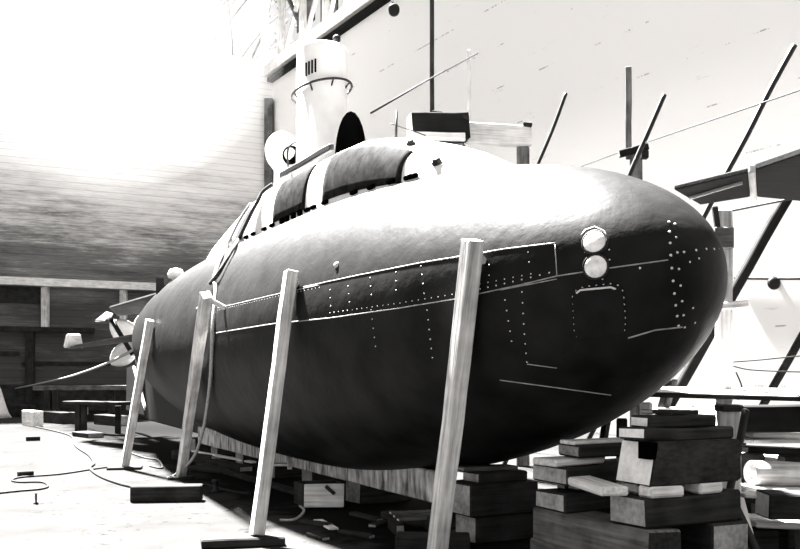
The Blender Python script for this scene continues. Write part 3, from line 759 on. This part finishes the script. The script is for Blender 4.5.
for i, (a, b_, hh) in enumerate((((80, 436), (96, 438), .12), ((100, 424), (122, 426), .3), ((60, 414), (84, 415), .3))):
    plk(a, b_, .4, hh, DM, ['low dark timber at the foot of the lower bench', 'dark timber under the lower bench', 'dark timber behind the lower bench'][i], name='baulk', cat='baulk')
q = G(-6, 418); bm = bmesh.new(); lathe(bm, q, V((0, 0, 1)), [(.55, 0), (.5, .2), (.36, .55), (.22, 1.0), (.1, 1.3), (0, 1.36)], 14)
for v in bm.verts: v.co += V((noise.noise(v.co * 2), noise.noise(v.co * 2 + V((9, 0, 0))), 0)) * .12
props(link('canvas_heap', bm, M_white, None, True), 'white peaked canvas heap at the far left edge', 'canvas')

# timber walers and posts on the back wall
tr = 0
def wb(name, t0, t1, z, off, w, h, mats, kind='structure'):
    return timber(name, B(t0, z, off), B(t1, z, off), w, h, mats, kind=kind, rough=.004)
def t_at(px):
    k = (px - CX) / F; return (k * BO.y - BO.x) / (BX.x - k * BX.y)
wb('trim_2', -13, t_at(158), 5.25, .22, .45, .32, [M_pale, M_pale])
wb('trim_3', -13, t_at(94), 3.35, .15, .3, .2, [M_dark, M_dark])
for i, px in enumerate((45, 123)):
    timber('trim_%d' % (4 + i), B(t_at(px), 3.45 if i == 0 else 3.2, .14), B(t_at(px), 5.1, .14), .26, .26, [M_strut, M_strut], kind='structure')
for i, (pa, pb, z0, z1) in enumerate(((-30, 42, 4.4, 5.05), (-30, 160, .0, 1.1), (22, 110, 1.9, 2.05), (-20, 20, 2.3, 2.45))):
    timber('trim_%d' % (6 + i), B(t_at(pa), (z0 + z1) / 2, .05), B(t_at(pb), (z0 + z1) / 2, .05), .1, z1 - z0, [M_dark, M_dark], kind='structure')
for i, px in enumerate((30,)):
    timber('trim_10', B(t_at(px), 0, .14), B(t_at(px), 3.25, .14), .3, .25, [M_dark, M_dark], kind='structure')
timber('trim_11', B(t_at(268), 1, .12), B(t_at(268), 14.0, .12), .38, .3, [M_mid, M_mid], kind='structure')

# coping beam and shed frame above the right wall
timber('trim_12', R(-.4, RT + .05, .15), R(30, RT + .05, .15), .5, .5, [M_pale, M_pale], kind='structure')
timber('trim_13', R(-.4, RT - .36, .12), R(30, RT - .30, .12), .3, .2, [M_tar, M_tar], kind='structure')
def s_at(px):
    k = (px - CX) / F; return (k * RO.y - RO.x) / (RX.x - k * RX.y)
shed = thing('shed_frame', 'open timber shed frame standing on top of the white wall', 'shed', R(5, RT + .3))
zb = RT + .3
for px, w_ in ((284, .32), (305, .3), (328, .3), (349, .3)):
    s = s_at(px); timber('post', R(s, zb, .1), R(s, zb + 7.5, .1), w_, w_, [M_pale, M_pale], parent=shed)
ss = [s_at(p) for p in (274, 284, 305, 328, 349, 372)]
for i in range(1, 5):
    a, b_ = ss[i], ss[i + 1]
    timber('brace', R(a, zb + .1, 0), R(b_, zb + 2.9, 0), .16, .14, [M_pale, M_pale], parent=shed)
    if i in (1, 4): timber('brace', R(b_, zb + .3, 0), R(a, zb + 3.1, 0), .16, .14, [M_mid, M_mid], parent=shed)
timber('rail', R(ss[1], zb + 3.3, .05), R(ss[5], zb + 3.3, .05), .2, .2, [M_pale, M_pale], parent=shed)
timber('rail', R(ss[1], zb + 6.0, .05), R(ss[5], zb + 6.0, .05), .2, .2, [M_pale, M_pale], parent=shed)
for i, (a, b_, z0, z1) in enumerate(((ss[1] + .3, ss[2] - .1, 1.1, 3.6), (ss[2] + .5, ss[3] - .1, .2, 4.5), (ss[3] + .2, ss[4] - .1, 2.2, 6), (ss[1] + .1, ss[2] - .2, 4.2, 6), (ss[4] + .3, ss[5], .4, 3))):
    timber('back_board', R((a + b_) / 2, zb + z0, -.5), R((a + b_) / 2, zb + z1, -.5), abs(b_ - a), .06, [M_dark, M_dark], parent=shed, up=RN)
# braced fence posts on the back wall's top
fr_ = thing('wall_top_frame', 'pale post with a slanting brace on the top of the plank wall', 'frame', B(t_at(268), BT))
timber('post', B(t_at(266), BT, -.2), B(t_at(266), BT + 3.4, -.2), .35, .3, [M_pale, M_pale], parent=fr_)
timber('brace', B(t_at(252), BT, -.2), B(t_at(265), BT + 1.4, -.2), .12, .12, [M_mid, M_mid], parent=fr_)

# pale bare trees beyond the plank wall
def tree(base, hgt, seed, label):
    rr = random.Random(seed)
    t = thing('tree', label, 'tree', base)
    bm = bmesh.new(); tips = []
    def grow(p, d, L, r, lev):
        q = p + d * L; tube(bm, [p, (p + q) / 2 + V((rr.uniform(-.1, .1), rr.uniform(-.1, .1), 0)) * L * .3, q], r, 5, r * .65)
        if lev == 0: tips.append(q); return
        for k in range(3):
            nd = (d + V((rr.uniform(-.7, .7), rr.uniform(-.7, .7), rr.uniform(.1, .7)))).normalized(); grow(q, nd, L * .68, r * .62, lev - 1)
    grow(base, V((0, 0, 1)), hgt * .42, .3, 4)
    link('branches', bm, M_mid, t)
    bm = bmesh.new()
    for q in tips:
        for k in range(14):
            c_ = q + V((rr.gauss(0, .5), rr.gauss(0, .5), rr.gauss(0, .4))); a = V((rr.uniform(-1, 1), rr.uniform(-1, 1), rr.uniform(-1, 1))).normalized() * .16; b2 = a.orthogonal().normalized() * .1
            bm.faces.new([bm.verts.new(c_ + x) for x in (-a, b2, a, -b2)])
    link('foliage', bm, plain('pale_leaves_%d' % seed, .3, .8, var=.5), t)
tree(B(t_at(120), 0, -16), 26, 1, 'leafy tree beyond the plank wall at the left')
tree(B(t_at(225), 0, -26), 31, 4, 'leafy tree beyond the plank wall near the corner')

# ------------------------------------------------------------------ staging behind the submarine
D = 14.0
def post(name, px, d, ztop, w, mats, label, cat='post', zbot=0.0, group=None):
    p = W(px, 375, d); return timber(name, V((p.x, p.y, zbot)), V((p.x, p.y, ztop)), w, w * .9, mats, label, cat, group, up=V((.2, 1, 0)), rough=.01)
zt_ = EYE + (375 - 141) * D / F
post('staging_post', 457.5, D + .2, zt_, .23, [M_mid, M_mid], 'thick post behind the submarine under the dark staging baulk', 'post')
post('staging_post', 523, 14.8, EYE + (375 - 147.5) * 14.8 / F, .2, [M_mid, M_mid], 'post behind the submarine at the right end of the pale beam', 'post')
timber('staging_baulk', W(409, 128, D + .1), W(466, 129, D + .3), .45, .40, [M_tar, M_endmid], 'heavy dark baulk on the post behind the forward casing', 'baulk', rough=.025)
timber('staging_baulk', W(410, 136, D - .16), W(465, 137, D + .05), .06, .13, [M_pale, M_pale], 'pale board nailed along the lower edge of the dark staging baulk', 'plank', rough=.01)
timber('staging_beam', W(466, 133, D + .5), W(530, 137, 14.8), .16, .33, [M_pale, M_dark], 'pale horizontal beam reaching right from the dark staging baulk', 'beam')
for i, (a, b_) in enumerate((((432, 115), (442, 116)), ((446, 118), (452, 118)), ((457, 117), (468, 120)), ((522, 126), (531, 127)))):
    d = D + .2 if i < 3 else 14.8
    timber('staging_chock', W(*a, d), W(*b_, d), .3, .07, [M_dark, M_dark], ['left', 'middle', 'right', 'lone'][i] + ' small chock on the top of the ' + ('dark staging baulk' if i < 3 else 'pale staging beam'), 'chock')
post('tall_pole', 432, 16.5, 9.0, .075, [M_dark, M_dark], 'tall thin black pole rising behind the staging baulk', 'pole')
rope('guy_line', [W(371, 113, 11.4), W(425, 81.5, 15), W(478, 53, 18.5)], .014, M_iron, 'thin taut line rising from the hatch cowl to a pale mast', 'line', smooth_pts=False)
post('thin_mast', 469, 19, EYE + (375 - 50) * 19 / F, .07, [M_pale, M_pale], 'thin pale mast far behind the staging', 'mast')
t = thing('pulley_block', 'dark pulley block hanging high before the white wall', 'pulley', W(394, 15, 24))
c_ = W(394, 10, 24)
bm = bmesh.new(); lathe(bm, c_, V((0, -1, 0)), [(.06, -.09), (.15, -.08), (.15, .08), (.06, .09)], 16); link('sheave_block', bm, M_iron, t, True)
bm = bmesh.new(); tube(bm, [c_ + V((0, 0, .1)), R(s_at(394), RT + .2, .4)], .03, 6); link('hanging_chain', bm, M_iron, t, True)

def pole(a, b_, d0, d1, r, label, mat=M_iron, cat='pole', wob=.02):
    """a leaning round pole between two sight points, carried on down to the floor"""
    p, q = W(*a, d0), W(*b_, d1)
    dz = (q - p); 
    pts = [p + dz * k / 8 + V((random.uniform(-1, 1), random.uniform(-1, 1), 0)) * wob for k in range(9)]
    return rope('leaning_pole', pts, r, mat, label, cat)
def down(a, b_, d):                              # where the line a-b, at depth d, meets the floor
    p, q = W(*a, d), W(*b_, d); k = p.z / (p.z - q.z); return p + (q - p) * k
def lean(a, b_, d, r, label, foot_dd=0.0):
    p = W(*a, d); q = down(a, b_, d)
    pts = [p + (q - p) * k / 10 + V((random.uniform(-1, 1), random.uniform(-1, 1), 0)) * .015 for k in range(10)] + [q]
    return rope('leaning_pole', pts, r, M_iron, label, 'pole')
lean((567, 93), (537, 167), 13, .028, 'thin black pole leaning behind the hull between the pale beam and the crosshead')
lean((664, 95), (628, 178), 12.2, .034, 'thin black pole leaning against the crosshead post behind the bow')
lean((794, 45), (730, 168), 10.5, .034, 'long thin black pole leaning high above the dark platform')
# crosshead post
d = 12.8
t = thing('crosshead_post', 'grey post with a crosshead and thin upright behind the bow', 'post', W(636, 375, d) * 1 - V((0, 0, EYE)))
p = W(636, 375, d); z1 = EYE + (375 - 152) * d / F
timber('post', V((p.x, p.y, 0)), V((p.x, p.y, z1)), .17, .17, [M_mid, M_mid], parent=t, up=V((.2, 1, 0)))
timber('crosshead', W(619, 154, d - .1), W(648, 147, d - .1), .1, .1, [M_tar, M_endmid], parent=t)
timber('cleat', W(641, 155, d - .15), W(648, 155, d - .15), .1, .11, [M_dark, M_endmid], parent=t)
p = W(628.5, 375, d); timber('upright', V((p.x, p.y, z1 - .1)), V((p.x, p.y, EYE + (375 - 67) * d / F)), .085, .085, [M_mid, M_mid], parent=t, up=V((.2, 1, 0)))
rope('guy_rope', [W(577, 168, 15), W(650, 141, 12.0), W(800, 90, 8.4), W(900, 55, 7)], .008, M_iron, 'long thin rope slanting across the white wall above the bow', 'rope', smooth_pts=False)
rope('guy_rope', [W(730, 211, 9.2), W(800, 197, 8.6), W(850, 187, 8.2)], .012, M_iron, 'thin rope running right below the dark platform', 'rope', smooth_pts=False)

# overhead platform
def slab(name, P4, th, mat, label, cat, topmat=None):
    bm = bmesh.new(); lo = [bm.verts.new(p) for p in P4]; hi = [bm.verts.new(p + V((0, 0, th))) for p in P4]
    bm.faces.new(lo); bm.faces.new(hi[::-1])
    for i in range(4): bm.faces.new((lo[i], lo[(i + 1) % 4], hi[(i + 1) % 4], hi[i]))
    bmesh.ops.bevel(bm, geom=list(bm.edges), offset=.008, segments=1, affect='EDGES')
    o = link(name, bm, [mat, topmat or mat])
    for f in o.data.polygons:
        if f.normal.z > .8: f.material_index = 1
    return props(o, label, cat)
def at_z(px, py, z): d = F * (z - EYE) / (YH - py); return W(px, py, d)
zp = 3.02
slab('platform_plank', [at_z(674, 190, zp), at_z(700, 205, zp), at_z(750, 197, zp), at_z(748, 172.5, zp)], .04, M_tar, 'dark plank end of the overhead platform, beside the bow', 'plank')
slab('platform_plank', [at_z(755, 170, zp), at_z(757, 197, zp), at_z(850, 206, zp), at_z(850, 138, zp)], .05, M_tar, 'broad dark plank of the overhead platform at the right edge', 'plank')
timber('platform_batten', at_z(752, 168, zp) + V((0, 0, .0)), at_z(754, 198, zp), .05, .07, [M_pale, M_pale], 'narrow pale batten between the two platform planks', 'batten')
timber('platform_batten', at_z(690, 196, zp) - V((0, 0, .02)), at_z(742, 180, zp) - V((0, 0, .02)), .02, .025, [M_pale, M_pale], 'thin pale lath along the underside of the platform end', 'lath')
# tall post under it
d = 8.3
t = thing('staging_post', 'tall pale post beside the bow under the overhead platform', 'post', W(724, 375, d) - V((0, 0, EYE)))
p = W(724, 375, d); timber('post', V((p.x, p.y, 0)), V((p.x, p.y, zp)), .135, .13, [M_strut, M_end], parent=t, up=V((.2, 1, 0)), rough=.012)
timber('cleat', W(714, 238, d - .1), W(733, 238, d - .1), .07, .2, [M_mid, M_mid], parent=t)
timber('cleat', W(712, 307, d - .1), W(748, 304, d - .1), .05, .07, [M_strut, M_end], parent=t)
timber('splint', W(715, 206, d - .1), W(718, 232, d - .1), .05, .05, [M_dark, M_dark], parent=t)
# dark raking shores
timber('raking_shore', W(788, 196, 9.6), down((788, 196), (662, 418), 9.6), .11, .1, [M_tar, M_tar], 'long dark raking shore passing behind the bow to the floor', 'shore')
timber('raking_shore', W(822, 300, 9.2), down((803, 326), (766, 395), 9.2), .07, .07, [M_tar, M_tar], 'short dark raking shore at the right edge', 'shore')
rope('wall_chain', [R(s_at(736), 3.6, .05), R(s_at(800), 3.45, .05), R(s_at(850), 3.4, .05)], .03, M_iron, 'dotted dark chain along the white wall right of the bow', 'chain')
rope('slack_rope', [W(733, 362, 9), W(760, 360, 9), W(800, 356, 9), W(850, 352, 9)], .007, M_iron, 'slack rope stretched right of the pale post, upper', 'rope')
rope('slack_rope', [W(733, 366, 9), W(752, 370, 9), W(800, 372, 9), W(850, 372, 9)], .007, M_iron, 'slack rope stretched right of the pale post, lower', 'rope')
rope('slack_rope', [W(736, 372, 8.6), W(742, 388, 8.6), W(738, 400, 8.6)], .008, M_iron, 'short rope end dangling beside the pale post', 'rope')
q = R(s_at(777), EYE + (375 - 281) / F * 18.2, .1)
bm = bmesh.new(); lathe(bm, q, V((0, -1, 0)), [(.06, -.06), (.12, -.04), (.14, 0), (.11, .05), (.05, .07)], 14); props(link('mooring_ring_boss', bm, M_iron, None, True), 'dark iron boss on the white wall right of the bow', 'boss')

# ------------------------------------------------------------------ plank table and lumber right of the bow
zq = 1.31
slab('long_plank', [W(645, 397, 7.9), W(652, 391, 8.5), W(830, 394, 8.3), W(830, 402.5, 7.55)], .045, M_dark, 'long plank lying level behind the bow stack', 'plank', M_pale)  # sunlit top and shaded edges put into the two timber colours
timber('plank', W(662, 391.5, 8.3), W(699, 391.5, 8.2), .16, .05, [M_dark, M_dark], 'short dark plank on the long level plank under the bow', 'plank')
d = 7.2
post('short_post', 729, d, EYE + (375 - 404) / F * d, .165, [M_strut, M_dark], 'short pale post standing behind the right end of the bow stack', 'post')
p = W(729, 408, d - .03); timber('post_cap', p + V((-.085, 0, 0)), p + V((.085, 0, 0)), .2, .055, [M_dark, M_dark], 'dark cap block at the top of the short pale post', 'cap')
post('short_post', 645, 8.0, 1.25, .12, [M_strut, M_dark], 'slender post under the left end of the long level plank', 'post')
post('short_post', 622, 8.3, 1.1, .1, [M_dark, M_dark], 'thin dark post beneath the bow left of the stack', 'post')
timber('raking_shore', W(610, 400, 8.6), V((W(590, 375, 8.9).x, 8.9, .03)), .07, .07, [M_dark, M_dark], 'dark raking shore under the bow left of the thin post', 'shore')
timber('raking_shore', W(672, 378, 8.8), V((W(632, 375, 9.2).x, 9.2, .05)), .1, .09, [M_dark, M_dark], 'thick dark shore slanting down behind the bow stack', 'shore')
timber('pinch_bar', W(746, 409, 7.05), V((W(728, 375, 6.9).x, 6.9, .55)), .05, .05, [M_dark, M_dark], 'dark bar leaning across the front of the short post', 'bar')
D = 7.6
timber('big_baulk', W(743, 418.5, D), W(860, 417.5, D - .4), .3, .225, [M_tar, M_endmid], 'big black baulk with a grey end topping the lumber pile at right', 'baulk')
def lum(y0, x0, x1, d, h, w, mats, label, name='plank', cat='plank', dy=0, dd=0.0, **kw):
    return timber(name, W(x0, y0, d), W(x1, y0 + dy, d + dd), w, h, mats, label, cat, **kw)
LP = [M_pale, M_pale]
lum(434, 745, 850, 7.9, .04, .35, LP, 'upper plank under the big black baulk in the lumber pile', dy=4)
lum(441, 741, 850, 7.7, .035, .3, LP, 'second plank under the big black baulk in the lumber pile', dy=-2, dd=.5)
lum(449, 742, 850, 8.0, .06, .3, DP, 'dark batten under the upper planks of the lumber pile', dy=5)
lum(457, 740, 850, 8.3, .05, .5, LP, 'long plank behind the pale log in the lumber pile', dy=1, dd=.4)
log('pale_log', W(750, 473, 7.3), W(850, 475, 7.5), .10, [M_strut, M_mid], 'pale rounded log in the middle of the lumber pile')
lum(487, 738, 850, 7.3, .035, .3, LP, 'plank directly below the pale log', dy=5)
lum(494, 740, 772, 7.0, .03, .2, LP, 'short plank sticking out below the pale log', dy=2)
lum(504, 762, 850, 6.8, .19, .28, DP, 'black block with a pale top low in the lumber pile', name='lumber_block', cat='block', dy=2)
lum(520, 745, 850, 7.1, .05, .45, LP, 'lowest wide plank of the lumber pile', dy=4)
for i, (px, d, zt2) in enumerate(((752, 7.7, .82), (800, 7.75, .80), (775, 7.25, .46), (820, 7.1, .46), (765, 6.95, .30), (822, 6.9, .30))):
    p = W(px, 375, d); lb = ['rear left', 'rear right', 'middle left', 'middle right', 'front left', 'front right'][i]
    timber('bearer', V((p.x - .12, p.y + .1, zt2 / 2)), V((p.x + .12, p.y + .1, zt2 / 2)), .18, zt2, DM, lb + ' bearer block inside the lumber pile', 'block')
timber('stick', W(740, 498, 6.6), V((W(764, 375, 6.2).x, 6.2, .02)), .05, .03, PP, 'pale lath leaning at the front of the lumber pile', 'lath')
timber('stick', W(736, 508, 6.4), V((W(775, 375, 6.1).x, 6.1, .03)), .06, .05, [M_dark, M_dark], 'dark lath leaning at the front of the lumber pile', 'lath')
# planks visible between bow stack and pile, and under the bow
for i, (y0, x0, x1, d, dy) in enumerate(((409, 655, 728, 8.9, 1), (406, 690, 722, 9.6, -4), (414, 690, 740, 9.4, 1))):
    lum(y0, x0, x1, d, .04, .2, LP, ['pale plank seen between bow and stack', 'short plank tilting behind the stack', 'low plank behind the short post'][i], dy=dy)
lum(478, 590, 640, 7.4, .04, .24, PP, 'broad pale plank between the first and second stacks', dy=4, dd=-.6)
lum(473, 606, 650, 7.6, .03, .14, PP, 'thin pale plank above the broad one between the stacks', dy=3, dd=-.4)

# ------------------------------------------------------------------ ropes on the submarine
def over(pts, off):
    return [p for p, n in skin(pts, off)]
hang0 = [W(215.5, 290, 10.80), W(212.5, 330, 10.85), W(211, 370, 10.95), W(208, 400, 11.15), W(203, 430, 11.7), W(193, 458, 12.4), G(174, 476, .03), G(168, 478, .03)]
hang = []
for q in hang0:
    d_ = q - V((0, 0, EYE)); hh = bvh_h.ray_cast(V((0, 0, EYE)), d_.normalized())
    hang.append(V((0, 0, EYE)) + d_ * min(1, (hh[3] - .09) / d_.length) if hh[0] is not None else q)
r1 = over([(270, 188), (256, 200), (242, 220), (231, 242), (221, 262), (216, 281)], .03)
rope('hanging_rope', r1[::2] + hang, .022, M_rope, 'pale rope draped over the after casing and hanging to the floor by the third strut', 'rope')
r2 = over([(279, 184), (266, 194), (256, 212), (244, 236), (232, 258), (219, 281), (209, 290)], .05)
rope('hanging_rope', r2[::2], .026, M_cable, 'dark rope draped over the after casing to the third strut top', 'rope')
h = sight(201, 307)
a = h[0] + h[1] * .03; e = B(t_at(15), .95, .1)
pts = [a.lerp(e, k / 10) - V((0, 0, .9 * (k / 10) * (1 - k / 10))) for k in range(11)]
pts = [W(200, 308, a.y)] + [W(182, 319, 13.5), W(140, 346, 18), W(100, 366, 23), W(60, 379, 29), e]
rope('mooring_rope', pts, .03, M_rope, 'pale mooring rope running from the flank to the plank wall at left', 'rope')

# ------------------------------------------------------------------ haze volumes added to whiten the upper plank wall
def haze(c_, rx, ry, rz, dens, label):
    m = bpy.data.materials.new('added_glare_haze'); m.use_nodes = True; nt = m.node_tree; nt.nodes.clear()
    o_ = nt.nodes.new('ShaderNodeOutputMaterial'); v_ = nt.nodes.new('ShaderNodeVolumeScatter')
    v_.inputs['Color'].default_value = (1, .985, .97, 1); v_.inputs['Density'].default_value = dens
    nt.links.new(v_.outputs[0], o_.inputs['Volume'])
    bm = bmesh.new(); bmesh.ops.create_uvsphere(bm, u_segments=40, v_segments=24, radius=1)
    bmesh.ops.scale(bm, vec=(rx, ry, rz), verts=bm.verts); bmesh.ops.translate(bm, vec=c_, verts=bm.verts)
    o = link('glare_haze', bm, m, None, True); props(o, label, 'haze', None, 'stuff')
haze(W(95, 50, 33.0), 7.0, 2.0, 5.2, .02, 'added haze whitening the upper part of the plank wall')
haze(W(70, 15, 32.0), 6.0, 1.6, 3.6, .035, 'thicker added haze whitening the top left of the plank wall')

# ------------------------------------------------------------------ repeats share a group
GROUPS = {'shoring_strut': 'struts shoring up the near side of the hull', 'sole_plate': 'foot planks under the shoring struts', 'keel_block': 'blocks carrying the keel',
          'bow_block': 'blocks of the stack under the bow', 'packing_plank': 'packing planks in the block stacks', 'floor_cable': 'cables lying on the dock floor', 'slat': 'slats beside the nearest strut',
          'bearer': 'bearer blocks inside the lumber pile', 'leaning_pole': 'black poles leaning behind the submarine', 'platform_plank': 'planks of the overhead platform', 'platform_batten': 'battens of the overhead platform',
          'staging_chock': 'small chocks on the staging', 'hanging_rope': 'ropes draped over the after casing', 'slack_rope': 'slack ropes right of the pale post', 'offcut': 'timber offcuts on the ground', 'chock': 'small chocks on the floor',
          'raking_shore': 'dark raking shores', 'tree': 'trees beyond the plank wall', 'baulk': 'timber baulks lying on the dock floor', 'wedge': 'wedges in the block stacks', 'plank': 'loose planks around the dock',
          'short_post': 'posts under the long level plank', 'staging_post': 'posts of the staging', 'guy_rope': 'thin ropes across the white wall', 'stick': 'thin laths leaning about', 'block': 'loose squared blocks on the floor', 'staging_baulk': 'timbers of the staging behind the hull'}
tops = [o for o in C.objects if o.parent is None and o.get('label') and not o.get('kind')]
for k_, v_ in GROUPS.items():
    same = [o for o in tops if o.name.split('.')[0] == k_]
    if len(same) > 1:
        for o in same: o['group'] = v_

# ------------------------------------------------------------------ light, sky, camera
w = bpy.data.worlds.new('World'); bpy.context.scene.world = w; w.use_nodes = True
bg = w.node_tree.nodes['Background']; bg.inputs[0].default_value = (1, .985, .975, 1); bg.inputs[1].default_value = .82
sl = bpy.data.lights.new('sun', 'SUN'); sl.energy = 110; sl.angle = math.radians(4); sl.color = (1, .985, .97)
so = bpy.data.objects.new('sun', sl); C.objects.link(so)
to_sun = (NX * -.06 + AX * .52 + V((0, 0, .86))).normalized()
so.rotation_euler = to_sun.to_track_quat('Z', 'Y').to_euler(); so.location = (0, 10, 40)

cam = bpy.data.cameras.new('camera'); co = bpy.data.objects.new('camera', cam); C.objects.link(co)
cam.sensor_width = 36; cam.lens = F / 800 * 36; cam.shift_y = (YH - 274.5) / 800; cam.clip_end = 300; cam.clip_start = .05
co.location = (0, 0, EYE); co.rotation_euler = (math.pi / 2, 0, 0)
sc = bpy.context.scene; sc.camera = co
vs = sc.view_settings; vs.view_transform = 'Standard'; vs.look = 'None'; vs.gamma = 1; vs.exposure = 0; vs.use_curve_mapping = False
